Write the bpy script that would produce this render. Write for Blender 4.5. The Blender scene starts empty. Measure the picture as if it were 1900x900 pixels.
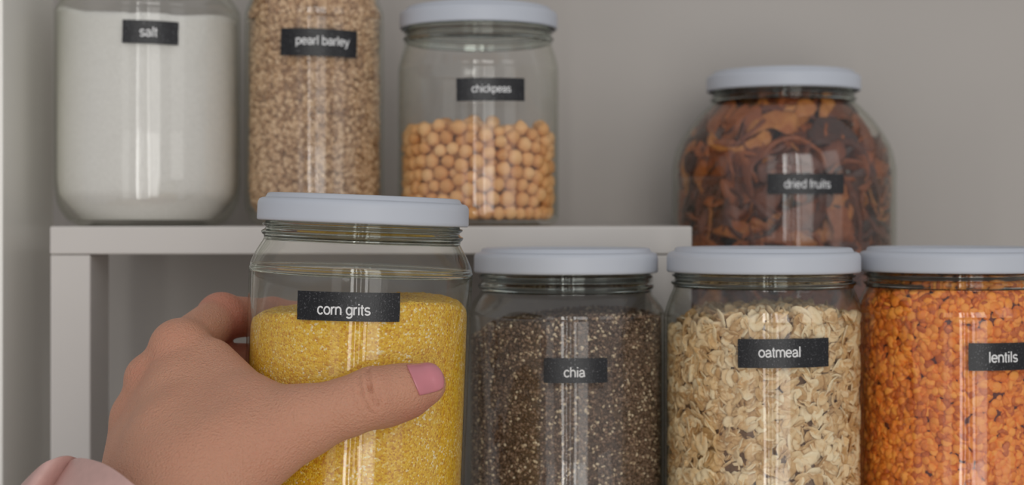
import bpy, bmesh, math, random
import numpy as np
from mathutils import Vector, Matrix

random.seed(7); RNG = np.random.default_rng(11)
S = bpy.context.scene
COL = S.collection
MM = 0.001
CZ = 1.45                      # eye height above the floor (m)
F = 3000.0                     # focal length in pixels of the 1900 wide frame
HOR = 410.0                    # row of the horizon

def at(px, py, Y):             # a point of the place, Y in mm in front of the lens
    return np.array([(px-950)*Y/F, Y, (HOR-py)*Y/F])
def W(p):                      # mm -> world metres
    return Vector((p[0]*MM, p[1]*MM, p[2]*MM+CZ))

# ---------------------------------------------------------------- camera, world, light
cam_d = bpy.data.cameras.new('camera'); cam = bpy.data.objects.new('camera', cam_d); COL.objects.link(cam)
cam.location = (0, 0, CZ); cam.rotation_euler = (math.pi/2, 0, 0)
cam_d.sensor_width = 36; cam_d.lens = 36*F/1900; cam_d.shift_y = -(450-HOR)/1900
cam_d.clip_start = 0.02; cam_d.dof.use_dof = True; cam_d.dof.focus_distance = 0.632; cam_d.dof.aperture_fstop = 9.0
S.camera = cam

w = bpy.data.worlds.new('World'); S.world = w; w.use_nodes = True
bg = w.node_tree.nodes['Background']; bg.inputs[0].default_value = (0.97, 0.97, 1.0, 1); bg.inputs[1].default_value = 0.44

def window_light(name, x, y, z, sx, sz, power, col):
    l = bpy.data.lights.new(name, 'AREA'); l.shape = 'RECTANGLE'; l.size = sx; l.size_y = sz
    l.energy = power; l.color = col
    o = bpy.data.objects.new(name, l); COL.objects.link(o); o.location = (x, y, z)
    o.rotation_euler = (Vector((0.0, 0.8, CZ)) - o.location).to_track_quat('-Z', 'Y').to_euler()
    return o
DAY = (1.0, 0.985, 0.95)
for x_, w_, L_ in ((-0.95, 0.45, 0.9), (-0.24, 0.13, 7.5), (-0.04, 0.03, 9.0), (0.16, 0.04, 5.0), (0.42, 0.14, 5.5), (0.84, 0.58, 2.9)):      # the panes of the window, L_ how bright each looks
    window_light('window_daylight', x_, -1.9, CZ+0.15, w_, 2.6, 0.78*L_*math.pi*w_*2.6, DAY)
window_light('window_daylight', 2.1, -1.2, CZ+0.7, 0.9, 1.6, 3.5, DAY)

S.view_settings.view_transform = 'Standard'; S.view_settings.look = 'None'
S.view_settings.gamma = 1; S.view_settings.use_curve_mapping = False; S.view_settings.exposure = 0.0
S.cycles.use_denoising = True
S.cycles.max_bounces = 14; S.cycles.transparent_max_bounces = 32; S.cycles.transmission_bounces = 12
S.cycles.sample_clamp_indirect = 4.0

# ---------------------------------------------------------------- materials
class NT:
    def __init__(s, name):
        s.m = bpy.data.materials.new(name); s.m.use_nodes = True; s.t = s.m.node_tree; s.t.nodes.clear()
        s.out = s.n('ShaderNodeOutputMaterial')
    def n(s, typ, ins=None, **kw):
        nd = s.t.nodes.new(typ)
        for k, v in kw.items(): setattr(nd, k, v)
        for k, v in (ins or {}).items():
            if hasattr(v, 'is_output') or isinstance(v, bpy.types.NodeSocket): s.t.links.new(v, nd.inputs[k])
            else: nd.inputs[k].default_value = v
        return nd
    def surf(s, sock): s.t.links.new(sock, s.out.inputs['Surface']); return s.m
    def ramp(s, fac, stops, interp='LINEAR'):
        r = s.n('ShaderNodeValToRGB', {'Fac': fac}); e = r.color_ramp.elements; r.color_ramp.interpolation = interp
        while len(e) > 1: e.remove(e[-1])
        e[0].position, e[0].color = stops[0][0], (*stops[0][1], 1)
        for p, c in stops[1:]:
            x = e.new(p); x.color = (*c, 1)
        return r.outputs[0]
    def math(s, op, a, b=0.0):
        return s.n('ShaderNodeMath', {0: a, 1: b}, operation=op).outputs[0]
    def bump(s, h, dist, strength=1.0):
        return s.n('ShaderNodeBump', {'Height': h, 'Distance': dist, 'Strength': strength}).outputs[0]
    def obj(s): return s.n('ShaderNodeTexCoord').outputs['Object']

def simple(name, col, rough=0.5, spec=0.5, noise=0.0, nscale=60, coat=0.0, bump=0.0, sub=0.0):
    t = NT(name); o = t.obj()
    nz = t.n('ShaderNodeTexNoise', {'Vector': o, 'Scale': nscale, 'Detail': 4}).outputs['Fac']
    lo = tuple(c*(1-noise) for c in col); hi = tuple(min(1, c*(1+noise)) for c in col)
    c = t.ramp(nz, [(0.3, lo), (0.7, hi)])
    ins = {'Base Color': c, 'Roughness': rough, 'Specular IOR Level': spec, 'Coat Weight': coat, 'Coat Roughness': 0.08}
    if bump: ins['Normal'] = t.bump(nz, bump)
    if sub: ins['Subsurface Weight'] = sub
    return t.surf(t.n('ShaderNodeBsdfPrincipled', ins).outputs[0])

def thin_glass(name, refl=1.0):
    t = NT(name)
    f = t.n('ShaderNodeLayerWeight', {'Blend': 0.5}).outputs['Facing']
    f5 = t.math('POWER', f, 5.0)
    fr = t.math('ADD', t.math('MULTIPLY', f5, 0.6), 0.04*refl)
    tint = t.ramp(t.math('POWER', f, 3.2), [(0, (0.993, 0.994, 0.988)), (0.4, (0.95, 0.955, 0.93)), (0.75, (0.74, 0.76, 0.70)), (1, (0.36, 0.39, 0.33))])
    nz = t.n('ShaderNodeTexNoise', {'Vector': t.n('ShaderNodeMapping', {'Vector': t.obj(), 'Scale': (1, 1, 0.12)}).outputs[0], 'Scale': 55, 'Detail': 1.5}).outputs['Fac']
    nrm = t.bump(nz, 0.0004, 0.5)
    tr = t.n('ShaderNodeBsdfTransparent', {'Color': tint}).outputs[0]
    gl = t.n('ShaderNodeBsdfGlossy', {'Color': (1, 1, 1, 1), 'Roughness': 0.035, 'Normal': nrm}).outputs[0]
    return t.surf(t.n('ShaderNodeMixShader', {0: fr, 1: tr, 2: gl}).outputs[0])

def thick_glass(name):
    t = NT(name)
    g = t.n('ShaderNodeBsdfGlass', {'Color': (0.93, 0.955, 0.935, 1), 'Roughness': 0.0, 'IOR': 1.48}).outputs[0]
    return t.surf(g)

def grain_mat(name, stops, rough=0.6, vor=None, noise=0.12, bump=0.0002, sub=0.0, nscale=900):
    """each grain carries its own tone in the attribute 'tone'"""
    t = NT(name)
    a = t.n('ShaderNodeAttribute', attribute_name='tone').outputs['Fac']
    nz = t.n('ShaderNodeTexNoise', {'Vector': t.obj(), 'Scale': nscale, 'Detail': 3}).outputs['Fac']
    fac = t.math('ADD', a, t.math('MULTIPLY', t.math('SUBTRACT', nz, 0.5), noise*4))
    c = t.ramp(fac, stops)
    ins = {'Base Color': c, 'Roughness': rough, 'Specular IOR Level': 0.35, 'Normal': t.bump(nz, bump)}
    if sub: ins['Subsurface Weight'] = sub; ins['Subsurface Scale'] = 0.002
    return t.surf(t.n('ShaderNodeBsdfPrincipled', ins).outputs[0])

def powder_mat(name, cell, stops, rough=0.7, bump=0.0004, spec=0.3, patch=None):
    t = NT(name); o = t.obj()
    v = t.n('ShaderNodeTexVoronoi', {'Vector': o, 'Scale': 1.0/cell})
    rnd = t.n('ShaderNodeSeparateColor', {0: v.outputs['Color']}).outputs[0]
    big = t.n('ShaderNodeTexNoise', {'Vector': o, 'Scale': 70, 'Detail': 3}).outputs['Fac']
    fac = t.math('ADD', rnd, t.math('MULTIPLY', t.math('SUBTRACT', big, 0.5), 0.5))
    c = t.ramp(fac, stops)
    nrm = t.bump(t.math('SUBTRACT', 1.0, v.outputs['Distance']), bump)
    return t.surf(t.n('ShaderNodeBsdfPrincipled', {'Base Color': c, 'Roughness': rough, 'Specular IOR Level': spec, 'Normal': nrm}).outputs[0])

M = {}
M['wall'] = simple('wall_paint', (0.465, 0.435, 0.405), 0.85, 0.2, 0.02, 9, bump=0.0003)
M['board'] = simple('white_laminate', (0.645, 0.61, 0.575), 0.5, 0.4, 0.01, 30)
M['panel'] = simple('white_lacquer_panel', (0.95, 0.93, 0.87), 0.16, 0.9, 0.01, 10)
M['lid'] = simple('white_lid_enamel', (0.52, 0.55, 0.61), 0.42, 0.4, 0.015, 40)
M['glass'] = thin_glass('jar_glass_wall')
M['neck'] = thick_glass('jar_glass_neck')
M['letter'] = simple('label_white_print', (0.75, 0.75, 0.75), 0.5, 0.3, 0.06, 900)
t = NT('label_black_vinyl'); o_ = t.obj()
nz = t.n('ShaderNodeTexNoise', {'Vector': o_, 'Scale': 1500, 'Detail': 2}).outputs['Fac']
c_ = t.ramp(nz, [(0.52, (0.008, 0.008, 0.010)), (0.64, (0.022, 0.022, 0.025)), (0.74, (0.16, 0.16, 0.17))])
M['label'] = t.surf(t.n('ShaderNodeBsdfPrincipled', {'Base Color': c_, 'Roughness': 0.30, 'Specular IOR Level': 0.4, 'Normal': t.bump(nz, 0.0002, 0.4)}).outputs[0])

M['grits'] = powder_mat('corn_grits_grains', 0.00075, [(0.0, (0.64, 0.28, 0.008)), (0.35, (0.80, 0.45, 0.012)), (0.78, (0.88, 0.55, 0.025)), (0.93, (0.92, 0.66, 0.16)), (1.0, (0.95, 0.78, 0.45))])
M['salt'] = powder_mat('salt_crystals', 0.0006, [(0.0, (0.73, 0.71, 0.675)), (1.0, (0.81, 0.79, 0.755))], bump=0.00012)
M['barley'] = grain_mat('pearl_barley_grain', [(0, (0.33, 0.18, 0.09)), (0.45, (0.60, 0.385, 0.22)), (1, (0.76, 0.54, 0.34))], 0.6)
M['chia'] = grain_mat('chia_seed', [(0, (0.075, 0.043, 0.026)), (0.5, (0.20, 0.125, 0.08)), (0.8, (0.32, 0.21, 0.14)), (0.9, (0.55, 0.42, 0.27)), (1, (0.75, 0.62, 0.44))], 0.45)
M['oat'] = grain_mat('oat_flake', [(0, (0.54, 0.32, 0.13)), (0.4, (0.78, 0.55, 0.29)), (1, (0.90, 0.75, 0.50))], 0.7, noise=0.22, nscale=420, bump=0.0004)
M['lentil'] = grain_mat('red_lentil', [(0, (0.52, 0.10, 0.008)), (0.4, (0.86, 0.24, 0.02)), (1, (0.97, 0.38, 0.055))], 0.5)
t = NT('chickpea_skin'); o_ = t.obj(); oi = t.n('ShaderNodeObjectInfo').outputs['Random']
nz = t.n('ShaderNodeTexNoise', {'Vector': o_, 'Scale': 260, 'Detail': 4}).outputs['Fac']
fac = t.math('ADD', t.math('MULTIPLY', oi, 0.6), t.math('MULTIPLY', nz, 0.45))
c_ = t.ramp(fac, [(0.1, (0.62, 0.27, 0.085)), (0.5, (0.80, 0.42, 0.165)), (0.95, (0.90, 0.56, 0.27))])
M['chickpea'] = t.surf(t.n('ShaderNodeBsdfPrincipled', {'Base Color': c_, 'Roughness': 0.5, 'Specular IOR Level': 0.3, 'Normal': t.bump(nz, 0.0008, 0.6)}).outputs[0])
t = NT('dried_fruit_flesh'); o_ = t.obj(); oi = t.n('ShaderNodeObjectInfo').outputs['Random']
nz = t.n('ShaderNodeTexNoise', {'Vector': o_, 'Scale': 120, 'Detail': 5, 'Distortion': 0.8}).outputs['Fac']
fac = t.math('ADD', t.math('MULTIPLY', oi, 0.75), t.math('MULTIPLY', nz, 0.4))
c_ = t.ramp(fac, [(0.15, (0.022, 0.005, 0.002)), (0.5, (0.14, 0.027, 0.004)), (0.8, (0.32, 0.078, 0.010)), (1.0, (0.50, 0.20, 0.04))])
M['fruit'] = t.surf(t.n('ShaderNodeBsdfPrincipled', {'Base Color': c_, 'Roughness': 0.42, 'Specular IOR Level': 0.5, 'Normal': t.bump(nz, 0.003, 0.8)}).outputs[0])

# ---------------------------------------------------------------- object helpers
def mesh_np(name, verts, faces, mat, parent=None, smooth=True, tone=None, mats=None, fmat=None):
    """verts (n,3) metres local; faces list or (m,k) array"""
    me = bpy.data.meshes.new(name)
    verts = np.asarray(verts, dtype=np.float32)
    if isinstance(faces, np.ndarray):
        m, k = faces.shape
        me.vertices.add(len(verts)); me.vertices.foreach_set('co', verts.ravel())
        me.loops.add(m*k); me.loops.foreach_set('vertex_index', faces.astype(np.int32).ravel())
        me.polygons.add(m); me.polygons.foreach_set('loop_start', np.arange(0, m*k, k, dtype=np.int32))
        me.polygons.foreach_set('loop_total', np.full(m, k, dtype=np.int32))
        me.update(calc_edges=True); me.validate()
    else:
        me.from_pydata([tuple(map(float, v)) for v in verts], [], faces); me.update()
    for mm_ in (mats or [mat]): me.materials.append(mm_)
    if fmat is not None: me.polygons.foreach_set('material_index', np.asarray(fmat, dtype=np.int32))
    me.polygons.foreach_set('use_smooth', [smooth]*len(me.polygons))
    if tone is not None:
        at_ = me.attributes.new('tone', 'FLOAT', 'POINT'); at_.data.foreach_set('value', np.asarray(tone, dtype=np.float32))
    o = bpy.data.objects.new(name, me); COL.objects.link(o)
    if parent: o.parent = parent
    return o

def empty(name, loc):
    o = bpy.data.objects.new(name, None); COL.objects.link(o); o.location = loc; o.empty_display_size = 0.02
    return o
def tag(o, label=None, cat=None, group=None, kind=None):
    if label: o['label'] = label
    if cat: o['category'] = cat
    if group: o['group'] = group
    if kind: o['kind'] = kind
    return o

def box(name, lo, hi, mat, parent=None, bevel=0.0, origin=None):
    """lo, hi in mm (place coordinates)"""
    bm = bmesh.new(); bmesh.ops.create_cube(bm, size=1)
    org = np.array(origin if origin is not None else (np.array(lo)+np.array(hi))/2, dtype=float)
    for v in bm.verts:
        p = [lo[i]+(hi[i]-lo[i])*(v.co[i]+0.5)-org[i] for i in range(3)]
        v.co = Vector(p)*MM
    if bevel: bmesh.ops.bevel(bm, geom=bm.edges[:], offset=bevel*MM, segments=3, affect='EDGES', profile=0.5)
    me = bpy.data.meshes.new(name); bm.to_mesh(me); bm.free(); me.materials.append(mat)
    o = bpy.data.objects.new(name, me); COL.objects.link(o)
    if parent: o.parent = parent
    else: o.location = W(org)
    return o

def lathe(profiles, seg=128):
    """profiles: list of closed or open (r, z, mat) polylines in mm -> verts, faces, fmat"""
    V, Fc, Fm = [], [], []
    a = np.arange(seg)*2*math.pi/seg
    for prof, mi, closed in profiles:
        base = len(V); n = len(prof)
        for r, z in prof:
            for k in range(seg): V.append((r*math.cos(a[k])*MM, r*math.sin(a[k])*MM, z*MM))
        last = n if closed else n-1
        for i in range(last):
            j = (i+1) % n
            for k in range(seg):
                k2 = (k+1) % seg
                Fc.append((base+i*seg+k, base+i*seg+k2, base+j*seg+k2, base+j*seg+k)); Fm.append(mi)
    return V, Fc, Fm

def smooth_prof(pts, n=6):
    """Catmull-Rom through (r,z) points"""
    P = [np.array(p, float) for p in pts]; P = [2*P[0]-P[1]] + P + [2*P[-1]-P[-2]]; out = []
    for i in range(1, len(P)-2):
        for k in range(n):
            t_ = k/n; a, b, c, d = P[i-1], P[i], P[i+1], P[i+2]
            q = 0.5*((2*b)+(-a+c)*t_+(2*a-5*b+4*c-d)*t_**2+(-a+3*b-3*c+d)*t_**3); out.append(tuple(q))
    out.append(tuple(P[-2])); return out

# ---------------------------------------------------------------- jars
def jar(label, X, Y, z0, H, R, lidR, lidH=12.5, neckR=None, ribbed=False, neckH=10, shoulder=20, wall=1.2, base_round=9, belly=None, tilt=0.0, baseR=None, thin_sh=False):
    """X, Y axis, z0 underside, H total height incl. lid. Returns dict."""
    root = empty('glass_jar', W((X, Y, z0))); root.rotation_euler = (0, tilt, 0)
    tag(root, label, 'jar')
    neckR = neckR or lidR-3.2
    zl = H-lidH                     # lid underside
    zn = zl-neckH                   # neck bottom
    zs = zn-shoulder                # where the straight wall starts
    baseR = baseR or R-base_round
    # outer silhouette
    foot = smooth_prof([(baseR, 0.6), (baseR+(R-baseR)*0.45, base_round*0.22), (R-(R-baseR)*0.13, base_round*0.75), (R, base_round*1.5)], 5)
    wallp = [(R, z) for z in np.linspace(base_round*1.5+2, zs-1, 6)]
    if belly: sh = smooth_prof(belly, 6)
    else: sh = smooth_prof([(R, zs), (R-0.5, zs+shoulder*0.2), (R-(R-neckR)*0.46, zs+shoulder*0.55), (neckR+0.5, zs+shoulder*0.88), (neckR, zn)], 5)
    b_ = neckH/9.0
    bead = smooth_prof([(neckR+dr, zn+dz*b_) for dr, dz in ((0.2, 0.5), (1.2, 1.8), (1.2, 3.0), (-0.1, 4.2), (-0.2, 5.4), (0.9, 6.6), (0.8, 7.6), (-0.4, 8.8))]+[(neckR-0.6, H-2.8)], 4)
    body_out = [(0.01, 2.0), (baseR*0.8, 2.0), (baseR*0.9, 0.4), (baseR-0.6, 0.0)] + foot + wallp + [(R, zs)]
    body_in = [(0.01, 3.0), (baseR*0.8, 3.0)]+[(r_-wall*(0.9 if z_ > 3 else 1.6), z_+wall*0.6) for r_, z_ in foot if z_ > 1.5]+[(R-wall, base_round*1.5+3), (R-wall, zs)]
    if True:
        body_out += sh; body_in += [(r_-wall, z) for r_, z in sh]
        sh_ring = [(sh[-1][0]+0.3, sh[-1][1]-0.2)]
    neck_out = sh_ring + bead
    ctl = [(neckR-0.1, zn+0.2), (neckR-0.2, H-2.5)]
    neck_in = [(r_-wall*0.8, z) for i, (r_, z) in enumerate(smooth_prof(ctl, 8))]
    ring = neck_out + neck_in[::-1]
    ribs = []
    if ribbed:       # moulded rings of thicker glass inside the shoulder
        for q, hw, hh in ((0.0, 1.0, 1.3), (0.16, 0.6, 0.6), (0.93, 0.9, 0.9)):
            c_r, c_z = sh[int(q*(len(sh)-1))]; c_r -= wall*0.55
            ribs.append(([(c_r+hw*math.cos(a_)*0.8, c_z+hh*math.sin(a_)) for a_ in np.arange(12)*math.pi/6], 1, True))
    V, Fc, Fm = lathe([(body_out, 0, False), (body_in[::-1], 0, False), (ring, 1, True)]+ribs)
    bo = mesh_np('jar_body', V, Fc, None, root, mats=[M['glass'], M['neck']], fmat=Fm)
    bm = bmesh.new(); bm.from_mesh(bo.data); bmesh.ops.recalc_face_normals(bm, faces=bm.faces[:]); bm.to_mesh(bo.data); bm.free()
    # lid
    r = lidR
    lp = [(0.01, H-1.1), (r*0.80, H-1.1), (r*0.835, H-1.0), (r*0.86, H-0.1), (r*0.885, H+0.05), (r*0.91, H-0.3), (r*0.925, H-1.6), (r*0.935, H-2.0), (r-1.9, H-2.0), (r-0.8, H-2.5), (r-0.15, H-3.6), (r, H-5)]
    lp += [(r, zl+2.2), (r+0.05, zl+1.6), (r+0.02, zl+0.6), (r-0.4, zl), (r-1.0, zl+0.3), (r-1.1, zl+2), (r-1.1, H-4.5), (r-3, H-3.6), (0.01, H-2.6)]
    V, Fc, Fm = lathe([(lp, 0, False)])
    lid = mesh_np('lid', V, Fc, M['lid'], root)
    return dict(root=root, X=X, Y=Y, z0=z0, H=H, R=R, Rc=R-wall-0.2, zs=zs, zn=zn, neckRc=neckR-wall*0.8-0.5, base=3.2, base_round=base_round, baseR=baseR, sh=sh, wall=wall)

# letters drawn as strokes of even weight: x-height 1.0, ascender 1.38
def arc_(cx, cy, rx, ry, a0, a1, n=14): return [(cx+rx*math.cos(math.radians(a0+(a1-a0)*k/n)), cy+ry*math.sin(math.radians(a0+(a1-a0)*k/n))) for k in range(n+1)]
GL = {
 'a': (0.92, [arc_(0.43, 0.62, 0.31, 0.32, 165, 20)+[(0.755, 0.5), (0.76, 0.2), (0.86, 0.06)], [(0.75, 0.56), (0.42, 0.50)]+arc_(0.37, 0.28, 0.25, 0.22, 100, 270)+arc_(0.42, 0.42, 0.33, 0.36, 280, 345)]),
 'b': (0.95, [[(0.14, 0), (0.14, 1.38)], arc_(0.48, 0.5, 0.34, 0.44, 0, 360, 30)]),
 'c': (0.86, [arc_(0.46, 0.5, 0.36, 0.44, 38, 322, 26)]),
 'd': (0.95, [[(0.82, 0), (0.82, 1.38)], arc_(0.48, 0.5, 0.34, 0.44, 0, 360, 30)]),
 'e': (0.92, [[(0.10, 0.52), (0.83, 0.52)]+arc_(0.46, 0.5, 0.37, 0.44, 4, 320, 28)]),
 'f': (0.48, [[(0.22, 0), (0.22, 1.1)]+arc_(0.40, 1.12, 0.18, 0.2, 180, 85, 8), [(0.03, 0.92), (0.43, 0.92)]]),
 'g': (0.95, [arc_(0.47, 0.5, 0.34, 0.44, 0, 360, 30), [(0.81, 0.98), (0.81, -0.05)]+arc_(0.46, -0.06, 0.35, 0.28, 0, -150, 14)]),
 'h': (0.93, [[(0.14, 0), (0.14, 1.38)], arc_(0.46, 0.6, 0.32, 0.34, 175, 0, 14)+[(0.78, 0)]]),
 'i': (0.38, [[(0.19, 0), (0.19, 0.98)], [(0.19, 1.22), (0.19, 1.38)]]),
 'k': (0.84, [[(0.14, 0), (0.14, 1.38)], [(0.74, 0.98), (0.18, 0.42)], [(0.36, 0.62), (0.78, 0)]]),
 'l': (0.38, [[(0.19, 0), (0.19, 1.38)]]),
 'm': (1.40, [[(0.14, 0), (0.14, 0.98)], arc_(0.42, 0.62, 0.28, 0.32, 175, 0, 12)+[(0.70, 0)], arc_(0.98, 0.62, 0.28, 0.32, 175, 0, 12)+[(1.26, 0)]]),
 'n': (0.93, [[(0.14, 0), (0.14, 0.98)], arc_(0.46, 0.6, 0.32, 0.34, 175, 0, 14)+[(0.78, 0)]]),
 'o': (0.94, [arc_(0.47, 0.5, 0.37, 0.44, 0, 360, 30)]),
 'p': (0.95, [[(0.14, -0.36), (0.14, 0.98)], arc_(0.48, 0.5, 0.34, 0.44, 0, 360, 30)]),
 'r': (0.56, [[(0.14, 0), (0.14, 0.98)], arc_(0.44, 0.58, 0.30, 0.34, 175, 85, 8)+[(0.54, 0.92)]]),
 's': (0.86, [arc_(0.43, 0.71, 0.29, 0.23, 25, 235, 14)+[(0.55, 0.46)]+arc_(0.43, 0.28, 0.31, 0.22, 55, -155, 14)]),
 't': (0.48, [[(0.22, 1.25), (0.22, 0.2)]+arc_(0.37, 0.2, 0.15, 0.16, 180, 275, 8), [(0.03, 0.92), (0.43, 0.92)]]),
 'u': (0.93, [[(0.14, 0.98), (0.14, 0.38)]+arc_(0.46, 0.38, 0.32, 0.34, 180, 350, 14), [(0.79, 0.98), (0.79, 0)]]),
 'y': (0.84, [[(0.06, 0.98), (0.43, 0.05)], [(0.80, 0.98), (0.40, -0.12), (0.30, -0.30), (0.10, -0.32)]]),
 ' ': (0.46, []),
}
def word_mesh(text, wt=0.20):
    V, Fc = [], []; x = 0.0
    for k_, ch in enumerate(text):
        adv, strokes = GL[ch]
        for st_ in strokes:
            p = np.array(st_, float); p[:, 0] += x
            q = [p[0]]
            for a_ in p[1:]:
                if np.linalg.norm(a_-q[-1]) > 1e-4: q.append(a_)
            p = np.array(q); n = len(p); d = np.gradient(p, axis=0) if n > 2 else np.repeat((p[1]-p[0])[None], 2, 0)
            closed = np.linalg.norm(p[0]-p[-1]) < 0.03 and n > 4
            if closed: d[0] = d[-1] = (p[1]-p[-2])
            d /= np.linalg.norm(d, axis=1)[:, None]; nn = np.stack([-d[:, 1], d[:, 0]], 1); b0 = len(V)
            for a_, m_ in zip(p, nn): V.append((*(a_-m_*wt/2), 0)); V.append((*(a_+m_*wt/2), 0))
            for k in range(n-1): Fc.append((b0+2*k, b0+2*k+2, b0+2*k+3, b0+2*k+1))
        x += adv
    me = bpy.data.meshes.new('lettering'); me.from_pydata(V, [], Fc); me.update(); return me

def sticker(J, text, quad, tx0, tx1, base_py, rot=0.0, txt_scale=1.0, strong=0.0):
    """quad = (px left, py top, px right, py bottom) of the strip"""
    R = J['R']+0.12; X, Y = J['X'], J['Y']
    def ang(px):
        # angle on the cylinder seen at this column
        d = np.array([(px-950)/F, 1.0]); c = np.array([X, Y]); d /= np.linalg.norm(d)
        b = d@c; disc = b*b-(c@c-R*R); s = b-math.sqrt(max(disc, 0)); p = d*s-c
        return math.atan2(p[0], -p[1]), d[1]*s
    cx = (quad[0]+quad[2])/2
    a0, Y0 = ang(quad[0]); a1, Y1 = ang(quad[2]); _, Yc = ang(cx)
    zt = (HOR-quad[1])*Yc/F-J['z0']; zb = (HOR-quad[3])*Yc/F-J['z0']
    zc = (zt+zb)/2; sc = (a0+a1)/2*R
    w_, h_ = (a1-a0)*R, zt-zb
    def wrap(s, z, r):
        s2 = sc+s*math.cos(rot)+z*math.sin(rot); z2 = zc-s*math.sin(rot)+z*math.cos(rot); a = s2/R
        return (r*math.sin(a)*MM, -r*math.cos(a)*MM, z2*MM)
    nx, nz_ = 40, 6; V, Fc = [], []
    rr = np.random.default_rng(len(text)*7)
    for layer, r in ((0, R), (1, R+0.13)):
        for j in range(nz_+1):
            for i in range(nx+1):
                jx = rr.normal()*0.05 if i in (0, nx) else 0
                V.append(wrap(-w_/2+w_*i/nx+jx, -h_/2+h_*j/nz_, r))
    n1 = (nx+1)*(nz_+1); idx = lambda l, i, j: l*n1+j*(nx+1)+i
    for j in range(nz_):
        for i in range(nx):
            Fc.append((idx(1,i,j), idx(1,i+1,j), idx(1,i+1,j+1), idx(1,i,j+1))); Fc.append((idx(0,i,j), idx(0,i,j+1), idx(0,i+1,j+1), idx(0,i+1,j)))
    for i in range(nx):
        Fc.append((idx(0,i,0), idx(0,i+1,0), idx(1,i+1,0), idx(1,i,0))); Fc.append((idx(0,i,nz_), idx(1,i,nz_), idx(1,i+1,nz_), idx(0,i+1,nz_)))
    for j in range(nz_):
        Fc.append((idx(0,0,j), idx(1,0,j), idx(1,0,j+1), idx(0,0,j+1))); Fc.append((idx(0,nx,j), idx(0,nx,j+1), idx(1,nx,j+1), idx(1,nx,j)))
    st = mesh_np('sticker', V, Fc, M['label'], J['root'], smooth=False)
    st['label'] = 'black label strip'
    me = word_mesh(text)
    vs = np.array([v.co[:2] for v in me.vertices]); x0, x1 = vs[:, 0].min(), vs[:, 0].max()
    ta0, _ = ang(tx0); ta1, _ = ang(tx1)
    k = (ta1-ta0)*R/(x1-x0); zbase = (HOR-base_py)*Yc/F-J['z0']-zc; s0 = ta0*R-sc
    co = [wrap(s0+(v[0]-x0)*k, zbase+v[1]*k*txt_scale*1.05, R+0.2) for v in vs]
    for v, c in zip(me.vertices, co): v.co = c
    me.materials.clear(); me.materials.append(M['letter'])
    o = bpy.data.objects.new('lettering', me); COL.objects.link(o); o.parent = st
    o['label'] = 'white printed word'
    return st

# ---------------------------------------------------------------- fillings
def rot_matrices(n, rng):
    q = rng.normal(size=(n, 4)); q /= np.linalg.norm(q, axis=1)[:, None]
    w_, x, y, z = q.T
    return np.stack([1-2*(y*y+z*z), 2*(x*y-w_*z), 2*(x*z+w_*y), 2*(x*y+w_*z), 1-2*(x*x+z*z), 2*(y*z-w_*x), 2*(x*z-w_*y), 2*(y*z+w_*x), 1-2*(x*x+y*y)], 1).reshape(n, 3, 3)
def frame_matrices(theta, rng, wob):
    """flake normal (local z) mostly radial, spin free"""
    n = len(theta); rad = np.stack([np.sin(theta), -np.cos(theta), np.zeros(n)], 1)
    nrm = rad+rng.normal(size=(n, 3))*wob; nrm /= np.linalg.norm(nrm, axis=1)[:, None]
    up = rng.normal(size=(n, 3)); u = np.cross(up, nrm); u /= np.linalg.norm(u, axis=1)[:, None]; v = np.cross(nrm, u)
    return np.stack([u, v, nrm], 2)

def ellipsoid(a, b, c, nu=8, nv=5):
    V = [(0, 0, c)]; Fq = []
    for j in range(1, nv):
        ph = math.pi*j/nv
        for i in range(nu): V.append((a*math.sin(ph)*math.cos(2*math.pi*i/nu), b*math.sin(ph)*math.sin(2*math.pi*i/nu), c*math.cos(ph)))
    V.append((0, 0, -c)); F3 = []
    for i in range(nu):
        k = (i+1) % nu; F3.append((0, 1+i, 1+k)); e = 1+(nv-2)*nu; F3.append((len(V)-1, e+k, e+i))
        for j in range(nv-2):
            a_, b_ = 1+j*nu, 1+(j+1)*nu
            F3.append((a_+i, b_+i, b_+k)); F3.append((a_+i, b_+k, a_+k))
    return np.array(V, float), np.array(F3)

def oat_shape(v):
    r = np.random.default_rng(v); V, Fc = [], []; nr, na = 4, 14
    V.append([0, 0, 0]); L, B = 4.4+r.random()*0.6, 3.1+r.random()*0.6; b1, b2 = r.normal(size=2)*0.05
    for j in range(1, nr+1):
        for i in range(na):
            a = 2*math.pi*i/na; q = j/nr; rag = 1+0.07*math.sin(3*a+v)+0.05*math.sin(7*a+2*v)*(j == nr)
            V.append([L*q*math.cos(a)*rag, B*q*math.sin(a)*rag, 0])
    V = np.array(V); x, y = V[:, 0], V[:, 1]
    V[:, 2] = b1*x*x*0.35+b2*y*y*0.5-0.55*np.exp(-(y/0.55)**2)*(np.abs(x) < L*0.8)+0.25*np.cos(x*0.9+v)
    n = len(V); rho = np.sqrt((x/L)**2+(y/B)**2); th = 0.42*(1-np.clip(rho, 0, 1)**4)+0.06
    top = V.copy(); top[:, 2] += th; bot = V.copy(); bot[:, 2] -= th; A = np.vstack([top, bot]); F3 = []
    for s in (0, 1):
        o = s*n
        for i in range(na):
            k = (i+1) % na; f = [(o, o+1+i, o+1+k)]
            for j in range(nr-1):
                p, q = o+1+j*na, o+1+(j+1)*na; f += [(p+i, q+i, q+k), (p+i, q+k, p+k)]
            F3 += f if s == 0 else [t_[::-1] for t_ in f]
    e = 1+(nr-1)*na
    for i in range(na):
        k = (i+1) % na; F3 += [(e+i, n+e+i, n+e+k), (e+i, n+e+k, e+k)]
    return A, np.array(F3)

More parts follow.
